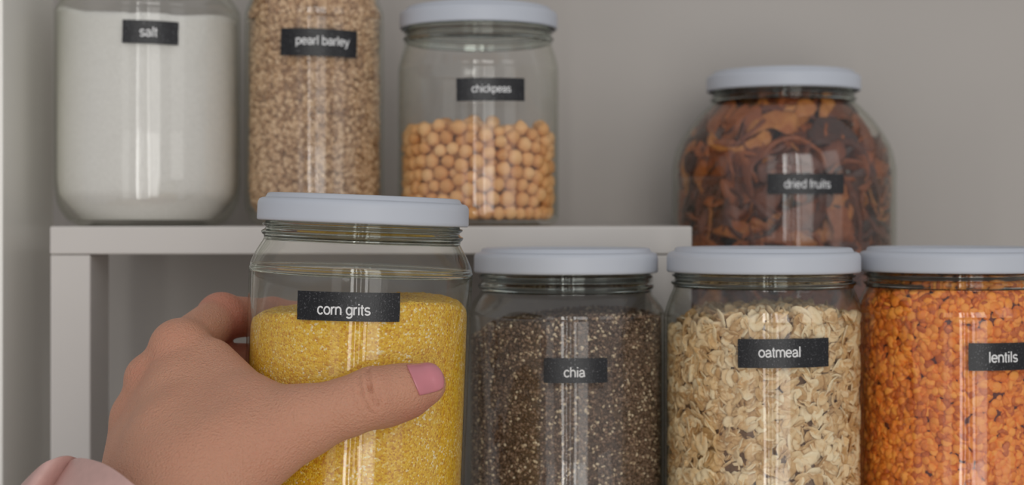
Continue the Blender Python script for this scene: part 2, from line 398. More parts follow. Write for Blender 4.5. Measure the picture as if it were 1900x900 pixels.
def scatter(name, shapes, pos, rot, scl, tone, mat, origin):
    Vs, Fs, Ts = [], [], []; off = 0; pick = RNG.integers(0, len(shapes), len(pos))
    for k, (bv, bf) in enumerate(shapes):
        m = np.where(pick == k)[0]
        if not len(m): continue
        v = np.einsum('nij,mj->nmi', rot[m], bv)*scl[m][:, None, None]+pos[m][:, None, :]
        f = bf[None]+(np.arange(len(m))*len(bv))[:, None, None]+off
        Vs.append(v.reshape(-1, 3)); Fs.append(f.reshape(-1, 3)); Ts.append(np.repeat(tone[m], len(bv))); off += len(m)*len(bv)
    return np.vstack(Vs)*MM, np.vstack(Fs), np.concatenate(Ts)

def core_mesh(J, rc, top, zlo, rfun=None, nseg=96, nz=24, rough=0.3, nrad=14):
    """lump of filling: wall ring heights from top(theta, rho)"""
    rng = np.random.default_rng(5); V, Fc = [], []
    th = np.arange(nseg)*2*math.pi/nseg
    for j in range(nz+1):
        for a in th:
            zt = top(a, 1.0); z = zlo+(zt-zlo)*j/nz; r = min(rc, rfun(z)) if rfun else rc
            if j == nz: r -= 0.5
            V.append((r*math.sin(a), -r*math.cos(a), z))
    for q in range(1, nrad+1):
        rho = 1-q/nrad
        for a in th:
            zt = top(a, rho); r0 = (min(rc, rfun(top(a, 1.0))) if rfun else rc)-0.5
            V.append((r0*rho*math.sin(a), -r0*rho*math.cos(a), zt+0.5*min(q, 2)/2+rng.normal()*rough))
    V = np.array(V)*MM
    for j in range(nz+nrad):
        for i in range(nseg):
            k = (i+1) % nseg; Fc.append((j*nseg+i, j*nseg+k, (j+1)*nseg+k, (j+1)*nseg+i))
    return V, np.array(Fc)

def foot_r(J, pad=0.4):
    """inner radius of the jar at height z"""
    sh = J['sh']; zz = np.array([0, J['base'], J['base_round']+1.5, J['base_round']*1.5+3, J['zs']]+[s[1] for s in sh[1:]]+[J['H']])
    rr = np.array([J['baseR']-2.0, J['baseR']-1.6, J['Rc']-1.0, J['Rc'], J['Rc']]+[s[0]-J['wall']*0.8 for s in sh[1:]]+[J['neckRc']+0.5])-pad
    return lambda z: float(np.interp(z, zz, rr))

def fill_grains(name, J, shapes, n, top, mat, core_mat, ext, label, cat, wob=None, tone=None, span=125, thick=1.6, scl=(0.85, 1.15), surf=400):
    rf = foot_r(J, 0.1); rng = RNG
    th = np.radians(rng.uniform(-span, span, n)); u = rng.random(n)
    zt = np.array([top(a, 1.0) for a in th]); z = J['base']+ext*0.6+(zt-J['base']-ext*0.6)*u
    r = np.array([rf(q) for q in z])-ext-np.abs(rng.random(n))*thick*ext
    pos = np.stack([r*np.sin(th), -r*np.cos(th), z], 1)
    # open top
    m = surf; tt = rng.uniform(0, 2*math.pi, m); rho = np.sqrt(rng.random(m)); zt2 = np.array([top(a, q) for a, q in zip(tt, rho)])
    r2 = np.array([rf(q) for q in zt2])-ext*1.2; ptop = np.stack([r2*rho*np.sin(tt), -r2*rho*np.cos(tt), zt2+rng.random(m)*ext*0.5], 1)
    pos = np.vstack([pos, ptop]); th = np.concatenate([th, tt]); N = len(pos)
    rot = rot_matrices(N, rng) if wob is None else frame_matrices(th, rng, wob)
    if wob is not None: rot[n:] = rot_matrices(m, rng)
    tn = rng.random(N) if tone is None else tone(rng, N)
    V, Fc, T = scatter(name, shapes, pos, rot, rng.uniform(*scl, N), tn, mat, None)
    # keep every grain inside the glass
    rad = np.hypot(V[:, 0], V[:, 1])/MM; zl = np.clip(V[:, 2]/MM, J['base'], None)
    zz = np.linspace(0, J['H'], 200); rt = np.array([rf(q) for q in zz]); lim = np.interp(zl, zz, rt)
    kk = np.where(rad > lim, lim/np.maximum(rad, 1e-6), 1.0); V[:, 0] *= kk; V[:, 1] *= kk; V[:, 2] = np.maximum(V[:, 2], J['base']*MM)
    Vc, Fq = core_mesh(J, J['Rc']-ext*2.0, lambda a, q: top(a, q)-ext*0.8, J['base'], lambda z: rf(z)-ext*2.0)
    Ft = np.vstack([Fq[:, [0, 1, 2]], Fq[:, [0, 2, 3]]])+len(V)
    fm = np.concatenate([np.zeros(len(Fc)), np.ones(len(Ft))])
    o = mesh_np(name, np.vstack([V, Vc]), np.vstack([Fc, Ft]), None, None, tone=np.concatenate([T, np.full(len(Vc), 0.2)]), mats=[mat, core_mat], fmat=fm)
    o.location = J['root'].location; o.rotation_euler = J['root'].rotation_euler
    return tag(o, label, cat, kind='stuff')

def px_top(J, pts):
    """filling height over the jar's base from (px, py) seen on the near glass; back of the jar shares the ends"""
    X, Y, R = J['X'], J['Y'], J['Rc']
    xs = [((p[0]-X*0-950)*(Y-R*0.7)/F-X)/R for p in pts]; zs = [(HOR-p[1])*(Y-R*0.8)/F-J['z0'] for p in pts]
    return lambda a, rho: float(np.interp(math.sin(a)*rho, xs, zs))

# ---------------------------------------------------------------- the setting
BACK, PANX, FLOOR = 962.0, -272.6, -167.0
wb = box('wall_back', (PANX-700, BACK, -620), (820, BACK+30, 700), M['wall']); tag(wb, 'warm grey painted wall behind the storage jars', 'wall', kind='structure')
sp = box('side_panel', (-272, 800, -560), (-252, 889, 640), M['panel'], bevel=0.8)
tag(sp, 'glossy off-white upright panel beside the salt jar', 'panel')
sh_ = box('bottom_shelf', (PANX-40, 672, FLOOR-18), (700, BACK-0.3, FLOOR), M['board'], bevel=1.2)
tag(sh_, 'long white lower shelf board the front jars stand on', 'shelf')
RZ = -2.65; RF = 797.0
rx0, rx1 = (92-950)*RF/F, (1284-950)*RF/F
riser = empty('riser_shelf', W(((rx0+rx1)/2, RF, FLOOR)))
tag(riser, 'small white raised shelf carrying the salt, barley and chickpea jars', 'shelf')
def rbox(name, lo, hi, bevel):
    o = box(name, lo, hi, M['board'], None, bevel); o.parent = riser; o.matrix_parent_inverse = Matrix.Identity(4)
    o.location = o.location-riser.location; return o
rbox('shelf_board', (rx0, RF, RZ-13.8), (rx1, BACK-0.4, RZ), 0.9)
for x0, x1 in ((rx0, rx0+20.0), (rx1-20.0, rx1)):
    rbox('leg', (x0+0.1, RF+0.6, FLOOR+0.02), (x1-0.1, RF+38, RZ-14.1), 0.8)
fl = box('floor', (-1800, -2300, -1480), (2600, BACK+30, -1450), simple('oak_floor', (0.36, 0.27, 0.18), 0.5, 0.4, 0.1, 12)); tag(fl, 'room floor', 'floor', kind='structure')

# ---------------------------------------------------------------- the jars
salt = jar('large glass jar of white salt beside the side panel', -191, 850, RZ, 143, 48.0, 43, lidH=11.2, neckH=7, shoulder=15, base_round=15, baseR=35.5)
barl = jar('tall slim glass jar of pearl barley on the raised shelf', -103.7, 850, RZ, 152, 36.4, 31, lidH=11.2, neckH=8, shoulder=26, base_round=10, baseR=29, wall=1.6)
chik = jar('round glass jar of chickpeas with white lid on the raised shelf', -17.6, 850, RZ, 114.2, 42.2, 41.4, lidH=11.2, neckH=7, shoulder=15, base_round=5, baseR=38.5)
dfru = jar('big bulging glass jar of reddish brown dried fruit slices', 150.4, 897, FLOOR, 249.6, 61.2, 42.3, lidH=11, neckH=6, shoulder=42.6, neckR=38.8,
           belly=[(61.2, 190), (61.0, 197), (57.9, 208.6), (50, 221.0), (42, 229.8), (38.8, 232.6)], thin_sh=True)
chia = jar('glass jar of dark chia seeds with white lid', 24.8, 745, FLOOR, 154.6, 45.4, 42.3, lidH=11.2, neckH=8.5, shoulder=11)
oatm = jar('glass jar of pale oat flakes with white lid', 112.6, 725, FLOOR, 155.2, 44.3, 43, lidH=11.0, neckH=6.5, shoulder=14)
lent = jar('glass jar of orange lentils at the right end of the row', 201.8, 736, FLOOR, 155.2, 44.2, 43, lidH=11.0, neckH=7, shoulder=12)
TILT = 0.0385
corn = jar('glass jar of yellow corn grits lifted in the hand', -66.0, 661, -135.9, 146.2, 45.4, 43, lidH=11.2, neckH=6.5, shoulder=13, ribbed=True, tilt=TILT)

sticker(salt, 'salt', (227, 38, 331, 81), 259, 292, 68, 0.02)
sticker(barl, 'pearl barley', (521, 53, 662, 104), 549, 648, 83, 0.02)
sticker(chik, 'chickpeas', (847, 144, 973, 187), 875, 948, 171, -0.015)
sticker(dfru, 'dried fruits', (1424, 322, 1566, 360), 1455, 1541, 349, 0.0)
sticker(chia, 'chia', (1009, 665, 1127, 711), 1046, 1086, 700, 0.0)
sticker(oatm, 'oatmeal', (1369, 629, 1537, 683), 1407, 1485, 663, -0.01)
sticker(lent, 'lentils', (1797, 636, 1952, 687), 1835, 1888, 672, -0.005)
cl = dict(corn); cl['X'] = -66.0+TILT*104; sticker(cl, 'corn grits', (552, 542, 742, 596), 589, 688, 584.5, -0.015)

# ---------------------------------------------------------------- fillings nobody could count
def plain_fill(name, J, top, mat, label, cat, rough):
    rf = foot_r(J, 0.15); V, Fq = core_mesh(J, J['Rc'], top, J['base'], rf, 144, 40, rough, 24)
    o = mesh_np(name, V, Fq, mat); o.location = J['root'].location; o.rotation_euler = J['root'].rotation_euler
    return tag(o, label, cat, kind='stuff')
def wavy(f, amp, k=3.1, ph=0.0): return lambda a, q: f(a, q)+amp*math.sin(k*a+ph)*q+amp*0.6*math.sin(2.3*k*a*q+ph)
zc_ = lambda J, py, Yn: (HOR-py)*Yn/F-J['z0']
def prof(J, pts):
    """pts: (sine across the jar -1..1, row) -> height"""
    xs = [p[0] for p in pts]; zs = [zc_(J, p[1], J['Y']-J['Rc']*math.sqrt(max(0, 1-p[0]**2))) for p in pts]
    return lambda a, q: float(np.interp(math.sin(a)*q, xs, zs))
plain_fill('corn_grits', corn, prof(corn, [(-1, 602), (-0.96, 596), (-0.85, 588), (-0.5, 585), (-0.1, 580), (0.3, 560), (0.55, 556), (0.8, 556), (0.93, 560), (1, 568)]), M['grits'], 'coarse yellow corn grits filling the lifted jar', 'corn grits', 0.25)
plain_fill('salt', salt, wavy(prof(salt, [(-1, 16), (-0.5, 20), (0, 24), (0.5, 30), (1, 36)]), 0.6), M['salt'], 'white salt filling the large jar', 'salt', 0.15)

e_b = [ellipsoid(2.1, 1.35, 1.25, 8, 5), ellipsoid(1.9, 1.5, 1.3, 8, 5)]
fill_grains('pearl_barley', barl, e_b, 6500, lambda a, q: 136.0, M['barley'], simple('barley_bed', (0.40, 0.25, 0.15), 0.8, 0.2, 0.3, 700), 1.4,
            'beige pearl barley grains filling the tall slim jar', 'pearl barley', span=115, surf=200)
e_c = [ellipsoid(1.05, 0.7, 0.62, 6, 4)]
tc = lambda rng, n: np.where(rng.random(n) < 0.13, rng.uniform(0.82, 1.0, n), rng.uniform(0.1, 0.78, n)**1.2)
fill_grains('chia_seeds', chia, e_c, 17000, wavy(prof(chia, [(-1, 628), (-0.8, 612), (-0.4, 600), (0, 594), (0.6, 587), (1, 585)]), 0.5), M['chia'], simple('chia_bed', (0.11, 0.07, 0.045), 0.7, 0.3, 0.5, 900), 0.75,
            'dark brown and pale speckled chia seeds in a jar', 'chia seeds', tone=tc, span=110, surf=1500)
fill_grains('oat_flakes', oatm, [oat_shape(k) for k in range(6)], 4300, wavy(prof(oatm, [(-1, 628), (-0.8, 606), (-0.5, 592), (0, 590), (0.5, 588), (1, 592)]), 0.8), M['oat'], simple('oat_bed', (0.17, 0.09, 0.04), 0.8, 0.2, 0.3, 500), 1.6,  # core colour darkened to paint the shade in gaps between flakes
            'pale beige rolled oat flakes in a jar', 'oat flakes', wob=0.55, span=115, thick=2.6, scl=(0.74, 1.04), surf=320)
fill_grains('red_lentils', lent, [ellipsoid(2.45, 2.35, 0.95, 12, 6), ellipsoid(2.2, 2.1, 1.05, 12, 6)], 6500, wavy(prof(lent, [(-1, 545), (-0.6, 532), (0, 528), (0.6, 530), (1, 540)]), 0.6), M['lentil'], simple('lentil_bed', (0.11, 0.02, 0.012), 0.7, 0.3, 0.3, 500), 1.3,  # dark core colour stands in for shade between the lentils
            'orange split lentils filling a jar at the right end', 'lentils', wob=0.45, span=115, surf=300)

# ---------------------------------------------------------------- chickpeas, one by one
def pack(J, n, r0, zt, seed):
    rng = np.random.default_rng(seed); r = rng.uniform(r0*0.86, r0*1.14, n); rf = foot_r(J, 0.25)
    a = rng.uniform(0, 2*math.pi, n); q = np.sqrt(rng.random(n))*(J['Rc']-r0); P = np.stack([q*np.cos(a), q*np.sin(a), rng.uniform(J['base']+r0, zt*1.25, n)], 1)
    zz = np.linspace(0, J['H'], 120); rt = np.array([rf(z) for z in zz])
    for it in range(420):
        if it % 6 == 0:
            d = np.linalg.norm(P[:, None]-P[None], axis=2); I, K = np.where(np.triu(d < 2.3*r0+3.0, 1))
        P[:, 2] -= 0.35 if it < 300 else 0.05
        for _ in range(3):
            d = P[I]-P[K]; L = np.linalg.norm(d, axis=1)+1e-6; ov = np.clip((r[I]+r[K])*0.985-L, 0, None); st_ = d/L[:, None]*ov[:, None]*0.42
            for c in range(3): P[:, c] += np.bincount(I, st_[:, c], n)-np.bincount(K, st_[:, c], n)
            rad = np.hypot(P[:, 0], P[:, 1]); lim = np.interp(P[:, 2], zz, rt)-r; k = np.where(rad > lim, lim/np.maximum(rad, 1e-6), 1); P[:, 0] *= k; P[:, 1] *= k
            P[:, 2] = np.maximum(P[:, 2], J['base']+r)
    return P, r
def pea_shape(v):
    V, Fc = ellipsoid(1, 1, 1, 16, 10); out = []
    for x, y, z in V:
        a = math.atan2(y, x); k = 1+0.03*math.sin(3*a+v)+0.03*math.sin(2*z*3+v)
        k -= 0.13*math.exp(-((a-0.6)/0.22)**2)*(1-abs(z))**0.5*(1 if z > -0.2 else 0.4)      # seam
        k += 0.20*math.exp(-((x-0.1)**2+y*y)/0.05)*(z > 0)                                      # beak
        out.append((x*k*0.98, y*k*0.95, z*k*0.98))
    return np.array(out), Fc
PEA = [pea_shape(k) for k in range(4)]
P, pr = pack(chik, 730, 3.8, 62, 3)
order = np.argsort(P[:, 1]-0.12*P[:, 2]); rm = rot_matrices(len(P), RNG)
pea_me = []
for k, (v, f) in enumerate(PEA):
    o = mesh_np('chickpea', v*MM, f, M['chickpea']); pea_me.append(o.data); bpy.data.objects.remove(o)
base_c = np.array([chik['X'], chik['Y'], chik['z0']])
first = None
for n_, i in enumerate(order[:300]):
    if first is None: first = o = bpy.data.objects.new('chickpea', pea_me[0])
    else: o = first.copy(); o.data = pea_me[n_ % 4]
    COL.objects.link(o)
    o.matrix_world = Matrix.Translation(W(base_c+P[i])) @ Matrix(rm[i].tolist()).to_4x4() @ Matrix.Scale(float(pr[i]), 4)
    tag(o, 'round tan chickpea heaped in the chickpea jar', 'chickpea', 'chickpeas in the jar on the raised shelf')
rest = order[300:]
V, Fc, _ = scatter('x', PEA, P[rest], rm[rest], pr[rest], np.ones(len(rest)), None, None)
o = mesh_np('chickpeas', V, Fc, M['chickpea']); o.location = W(base_c); tag(o, 'tan chickpeas deeper inside the same jar', 'chickpeas', 'chickpeas in the jar on the raised shelf', 'stuff')

# ---------------------------------------------------------------- dried fruit slices
def slice_shape(v):
    r = np.random.default_rng(40+v); L = r.uniform(32, 46); B = r.uniform(11, 17); T = r.uniform(1.3, 2.0); nu, nv = 26, 12
    c1 = r.uniform(0.5, 1.5)*r.choice([-1, 1]); tw = r.uniform(-0.9, 0.9); ph = r.uniform(0, 6, 5); V, Fc = [], []
    for i in range(nu+1):
        u = i/nu*2-1; w_ = (1-abs(u)**3.2)**0.5*(1+0.16*math.sin(4*u+ph[0]))+0.02
        for j in range(nv):
            a = 2*math.pi*j/nv; y = B/2*w_*math.cos(a); z = T*w_**0.5*math.sin(a)*(0.55+0.45*abs(math.cos(a)))
            z += 0.5*math.sin(7*u+ph[1]+y*0.5)+0.35*math.sin(13*u+ph[2]-y)+0.9*(abs(math.cos(a))**2)*math.sin(3*u+ph[3])
            y += 0.5*math.sin(9*u+ph[4]); t_ = tw*u; y, z = y*math.cos(t_)-z*math.sin(t_), y*math.sin(t_)+z*math.cos(t_)
            th = c1*u; Rb = L/2/c1; V.append(((Rb-z)*math.sin(th), y, Rb-(Rb-z)*math.cos(th)))
    for i in range(nu):
        for j in range(nv):
            k = (j+1) % nv; a_, b_ = i*nv, (i+1)*nv; Fc += [(a_+j, b_+j, b_+k), (a_+j, b_+k, a_+k)]
    n = len(V); V.append(tuple(np.mean(V[:nv], 0))); V.append(tuple(np.mean(V[-1-nv:-1], 0)))
    for j in range(nv):
        k = (j+1) % nv; Fc += [(n, j, k), (n+1, nu*nv+k, nu*nv+j)]
    V = np.array(V); V[:, 2] -= V[:, 2].mean(); return V, np.array(Fc)
SL = [slice_shape(k) for k in range(8)]
rfD = foot_r(dfru, 0.6)
zzD = np.linspace(0, dfru['H'], 260); rtD = np.array([rfD(z) for z in zzD])
def fit_slice(v, f, c, Rm, sc):
    """bend a slice so that it stays inside the glass"""
    p = v*sc @ Rm.T+c; p[:, 2] = np.clip(p[:, 2], dfru['base']+0.5, dfru['H']-12)
    rad = np.hypot(p[:, 0], p[:, 1]); lim = np.interp(p[:, 2], zzD, rtD)
    soft = lim-1.6; k = np.where(rad > soft, (soft+1.5*np.tanh((rad-soft)/9))/np.maximum(rad, 1e-6), 1); p[:, 0] *= k; p[:, 1] *= k
    return p
rngd = np.random.default_rng(21); base_d = np.array([dfru['X'], dfru['Y'], dfru['z0']])
n_s = 0; made = []
for row, z in enumerate(np.arange(124, 241, 6.2)):
    for layer in (0, 1):
        rr_ = float(np.interp(z, zzD, rtD))-(3.5 if layer == 0 else 11)
        if rr_ < 6: continue
        cnt = max(3, int(rr_*math.pi*1.25/(19 if layer == 0 else 26)))
        for k in range(cnt):
            a = -1.95+3.9*(k+0.5*(row % 2)+rngd.uniform(-0.3, 0.3))/cnt
            # the heap leaves the right shoulder free
            if z > 208 and math.sin(a) > 0.0 and rr_*math.sin(a) > 33+max(0, (216-z))*1.0: continue
            c = np.array([rr_*math.sin(a), -rr_*math.cos(a), z+rngd.uniform(-3, 3)])
            tan = np.array([math.cos(a), math.sin(a), 0]); rad_ = np.array([math.sin(a), -math.cos(a), 0]); up = np.array([0, 0, 1.0])
            g = rngd.normal()*0.65+(0.5*math.pi if rngd.random() < 0.18 else 0); ax = tan*math.cos(g)+up*math.sin(g)+rad_*rngd.normal()*0.15; ax /= np.linalg.norm(ax)
            tl = rngd.normal()*0.7; n1 = np.cross(ax, rad_); n1 /= np.linalg.norm(n1); n2 = np.cross(n1, ax)
            yy = n1*math.cos(tl)+n2*math.sin(tl); zz_ = np.cross(ax, yy); Rm = np.stack([ax, yy, zz_], 1)
            v, f = SL[rngd.integers(0, 8)]; p = fit_slice(v, f, c, Rm, rngd.uniform(0.8, 1.08)); ctr = p.mean(0)
            o = mesh_np('dried_fruit_slice', (p-ctr)*MM, f, M['fruit']); o.location = W(base_d+ctr)
            tag(o, 'curled reddish brown dried fruit slice in the bulging jar', 'dried fruit', 'dried fruit slices in the bulging jar'); n_s += 1
# the ones deeper and lower
Vs, Fs, off = [], [], 0
for k in range(150):
    z = rngd.uniform(8, 226); q = math.sqrt(rngd.random())*(float(np.interp(z, zzD, rtD))-(4 if z < 120 else 17)); a = rngd.uniform(-math.pi, math.pi)
    v, f = SL[k % 8]; p = fit_slice(v, f, np.array([q*math.sin(a), -q*math.cos(a), z]), rot_matrices(1, rngd)[0], 1.0)
    Vs.append(p); Fs.append(f+off); off += len(p)
o = mesh_np('dried_fruit_slices', np.vstack(Vs)*MM, np.vstack(Fs), M['fruit']); o.location = W(base_d)
tag(o, 'reddish brown dried fruit slices deeper in the bulging jar', 'dried fruit', 'dried fruit slices in the bulging jar', 'stuff')
print('slices', n_s)

# ---------------------------------------------------------------- the person's hand
def sd_cap(P, a, b, ra, rb):
    ab = b-a; t_ = np.clip(((P-a)@ab)/(ab@ab), 0, 1); return np.linalg.norm(P-a-t_[..., None]*ab, axis=-1)-(ra+(rb-ra)*t_)
def smin(a, b, k):
    h = np.clip(0.5+0.5*(b-a)/k, 0, 1); return b+(a-b)*h-k*h*(1-h)
A = at
JB = np.array([corn['X'], corn['Y'], corn['z0']]); JD = np.array([math.sin(TILT), 0, math.cos(TILT)])
def sd_jar(P):
    q = P-JB; t_ = q@JD; return np.linalg.norm(q-t_[..., None]*JD, axis=-1)-(corn['R']+0.15)
CAPS = [  # (a, b, ra, rb, blend)
 # back of the hand: one ray per finger from wrist to knuckle
 (A(330, 905, 600), A(330, 655, 650), 16, 10.5, 8), (A(300, 915, 603), A(288, 712, 655), 16, 10.5, 9),
 (A(272, 925, 606), A(262, 780, 655), 16, 10.5, 9), (A(258, 935, 610), A(248, 838, 648), 15, 10, 9),
 # ball of the thumb and web
 (A(560, 792, 601), A(400, 893, 595), 11.5, 16.5, 9), (A(395, 674, 643), A(472, 757, 615), 9.5, 10.5, 12),
 (A(472, 760, 615), A(560, 779, 605), 10.5, 10.5, 8), (A(350, 745, 632), A(450, 812, 604), 13, 14, 12), (A(330, 820, 612), A(400, 850, 598), 17, 16, 10),
 # forearm
 (A(345, 925, 597), A(180, 1230, 545), 23, 27, 12), (A(375, 945, 600), A(270, 1130, 560), 17, 22, 14),
]
FING = [
 # index, middle, ring, little: knuckle, two bends, tip
 [(A(336, 646, 650), 10.2), (A(410, 588, 687), 9.3), (A(505, 588, 714), 7.8), (A(610, 592, 718), 6.8)],
 [(A(300, 715, 655), 9.6), (A(405, 675, 693), 8.9), (A(505, 672, 716), 8.0), (A(640, 678, 721), 7.0)],
 [(A(275, 782, 655), 9.4), (A(400, 760, 691), 8.6), (A(500, 758, 715), 7.8), (A(620, 764, 720), 6.8)],
 [(A(262, 840, 648), 8.8), (A(395, 845, 682), 7.6), (A(480, 846, 707), 6.9), (A(565, 850, 717), 6.0)],
]
THUMB = [(A(560, 778, 604), 11.2), (A(640, 757, 604), 10.5), (A(693, 737, 605), 10.7), (A(742, 726, 608.5), 9.5), (A(787, 713, 613), 8.2)]
def hand_sdf(P, jar_cut=True):
    d = None
    for a, b, ra, rb, k in CAPS:
        e = sd_cap(P, a, b, ra, rb); d = e if d is None else smin(d, e, k)
    for ch in FING:
        f = None
        for (a, ra), (b, rb) in zip(ch[:-1], ch[1:]):
            e = sd_cap(P, a, b, ra, rb); f = e if f is None else smin(f, e, 3)
        for c, r_ in ch[1:3]: f = smin(f, np.linalg.norm(P-c, axis=-1)-r_*1.03, 3)
        d = smin(d, f, 5)
    f = None
    for (a, ra), (b, rb) in zip(THUMB[:-1], THUMB[1:]):
        e = sd_cap(P, a, b, ra, rb); f = e if f is None else smin(f, e, 4)
    f = smin(f, sd_cap(P, A(715, 752, 611), A(752, 733, 613), 8.0, 8.6), 5)      # thumb pad
    d = smin(d, f, 7)
    # knuckle hills
    for c, r_ in ((A(332, 644, 648), 10.0), (A(272, 700, 648), 8.5), (A(246, 770, 648), 8)): d = smin(d, np.linalg.norm(P-c, axis=-1)-r_, 6)
    # tendons on the back of the hand
    # creases over the thumb joint
    for x0, y0, x1, y1, dep in ((679, 692, 686, 722, 1.3), (686, 722, 698, 752, 1.3), (663, 702, 668, 730, 0.7), (668, 730, 686, 766, 0.7), (702, 716, 704, 760, 0.6), (651, 716, 664, 762, 0.35)):
        a, b = A(x0, y0, 594), A(x1, y1, 593.5); ab = b-a; t_ = np.clip(((P-a)@ab)/(ab@ab), 0, 1); q = P-a-t_[..., None]*ab
        rr_ = np.hypot(q[..., 0], q[..., 2]); d = d+dep*np.exp(-(rr_/0.9)**2)*(P[..., 1] < 604)
    if jar_cut:
        e = -sd_jar(P)+0.35; h = np.clip(0.5-0.5*(d-e)/1.5, 0, 1); d = d+(e-d)*h+1.5*h*(1-h)
    return d

def surface_nets(fn, lo, hi, st):
    ax = [np.arange(lo[i], hi[i], st) for i in range(3)]; n = [len(a) for a in ax]; D = np.empty(n, np.float32)
    YY, ZZ = np.meshgrid(ax[1], ax[2], indexing='ij')
    for i in range(0, n[0], 12):
        xs = ax[0][i:i+12]; P_ = np.stack(np.broadcast_arrays(xs[:, None, None], YY[None], ZZ[None]), -1); D[i:i+12] = fn(P_)
    s_ = D < 0; c = [m-1 for m in n]; cnt = np.zeros(c, np.int16); acc = np.zeros(c+[3], np.float64)
    offs = [(i, j, k) for i in (0, 1) for j in (0, 1) for k in (0, 1)]
    for ax_ in range(3):
        for o in offs:
            if o[ax_]: continue
            o2 = list(o); o2[ax_] = 1
            sl = lambda q: tuple(slice(q[i], q[i]+c[i]) for i in range(3))
            d0, d1 = D[sl(o)], D[sl(o2)]; x = (d0 < 0) != (d1 < 0); t_ = np.where(x, d0/np.where(x, d0-d1, 1), 0)
            cnt += x
            for q in range(3): acc[..., q] += np.where(x, o[q]+(t_ if q == ax_ else 0), 0)
    act = cnt > 0; idx = -np.ones(c, np.int64); idx[act] = np.arange(act.sum()); cell = np.argwhere(act)
    V = (cell+acc[act]/cnt[act][:, None])*st+np.array(lo); Fq = []
    for a_ in range(3):
        b_, c_ = (a_+1) % 3, (a_+2) % 3; sa = [slice(0, m) for m in n]; sb = list(sa); sa[a_] = slice(0, n[a_]-1); sb[a_] = slice(1, n[a_])
        x = s_[tuple(sa)] != s_[tuple(sb)]; e = np.argwhere(x); e = e[(e[:, b_] > 0) & (e[:, c_] > 0) & (e[:, b_] < n[b_]-1) & (e[:, c_] < n[c_]-1)]
        def g(db, dc): q = e.copy(); q[:, b_] -= db; q[:, c_] -= dc; return idx[q[:, 0], q[:, 1], q[:, 2]]
        quad = np.stack([g(1, 1), g(0, 1), g(0, 0), g(1, 0)], 1); fl = ~s_[e[:, 0], e[:, 1], e[:, 2]]; quad[fl] = quad[fl][:, ::-1]; Fq.append(quad)
    return V, np.vstack(Fq)

t = NT('skin'); o_ = t.obj()
n1 = t.n('ShaderNodeTexNoise', {'Vector': o_, 'Scale': 38, 'Detail': 4}).outputs['Fac']
n2 = t.n('ShaderNodeTexNoise', {'Vector': o_, 'Scale': 900, 'Detail': 3}).outputs['Fac']
n3 = t.n('ShaderNodeTexVoronoi', {'Vector': o_, 'Scale': 1300}).outputs['Distance']
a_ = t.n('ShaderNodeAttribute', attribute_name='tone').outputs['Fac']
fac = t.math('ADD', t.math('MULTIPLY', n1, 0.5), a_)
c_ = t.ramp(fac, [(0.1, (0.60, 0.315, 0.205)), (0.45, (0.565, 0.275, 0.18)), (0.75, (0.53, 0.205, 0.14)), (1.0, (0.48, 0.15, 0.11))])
hgt = t.math('ADD', t.math('MULTIPLY', n2, 0.6), t.math('MULTIPLY', n3, 0.4))
bs = t.n('ShaderNodeBsdfPrincipled', {'Base Color': c_, 'Roughness': 0.55, 'Specular IOR Level': 0.28, 'Subsurface Weight': 0.25, 'Subsurface Radius': (1.0, 0.35, 0.2), 'Subsurface Scale': 0.003, 'Normal': t.bump(hgt, 0.0008, 0.9)})
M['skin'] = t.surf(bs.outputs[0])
M['nail'] = simple('rose_nail', (0.60, 0.21, 0.24), 0.25, 0.5, 0.05, 120, coat=0.4)
M['cloth'] = simple('rose_satin', (0.60, 0.37, 0.33), 0.38, 0.5, 0.05, 300, bump=0.0001)

HV, HF = surface_nets(hand_sdf, (-175, 530, -190), (-20, 742, -8), 0.72)
tone_h = np.zeros(len(HV))
for c, r_, q in ((A(693, 700, 598), 9, 0.16), (A(316, 610, 640), 12, 0.14), (A(262, 680, 642), 12, 0.22), (A(235, 765, 642), 12, 0.15), (A(770, 770, 612), 13, 0.40), (A(408, 580, 680), 12, 0.35), (A(440, 640, 680), 12, 0.5), (A(500, 720, 615), 14, 0.12)):
    tone_h += q*np.exp(-(np.linalg.norm(HV-c, axis=1)/r_)**2)
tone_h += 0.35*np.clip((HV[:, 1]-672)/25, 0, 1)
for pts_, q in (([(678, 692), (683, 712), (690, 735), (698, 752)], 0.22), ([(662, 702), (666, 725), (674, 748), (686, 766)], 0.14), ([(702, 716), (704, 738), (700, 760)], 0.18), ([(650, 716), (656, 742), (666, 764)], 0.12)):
    for p0, p1 in zip(pts_[:-1], pts_[1:]):      # crease shade painted into the skin tone along the thumb joint folds
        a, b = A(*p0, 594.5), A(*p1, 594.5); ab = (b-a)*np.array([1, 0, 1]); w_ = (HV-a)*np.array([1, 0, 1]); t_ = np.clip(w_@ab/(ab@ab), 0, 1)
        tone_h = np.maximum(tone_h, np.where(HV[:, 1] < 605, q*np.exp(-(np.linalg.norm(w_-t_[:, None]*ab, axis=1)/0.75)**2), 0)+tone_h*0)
H0 = A(330, 860, 600)
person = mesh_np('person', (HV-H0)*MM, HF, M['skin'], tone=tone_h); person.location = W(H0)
tag(person, 'left hand in a pink blouse cuff gripping the corn grits jar, thumb across its front', 'person')
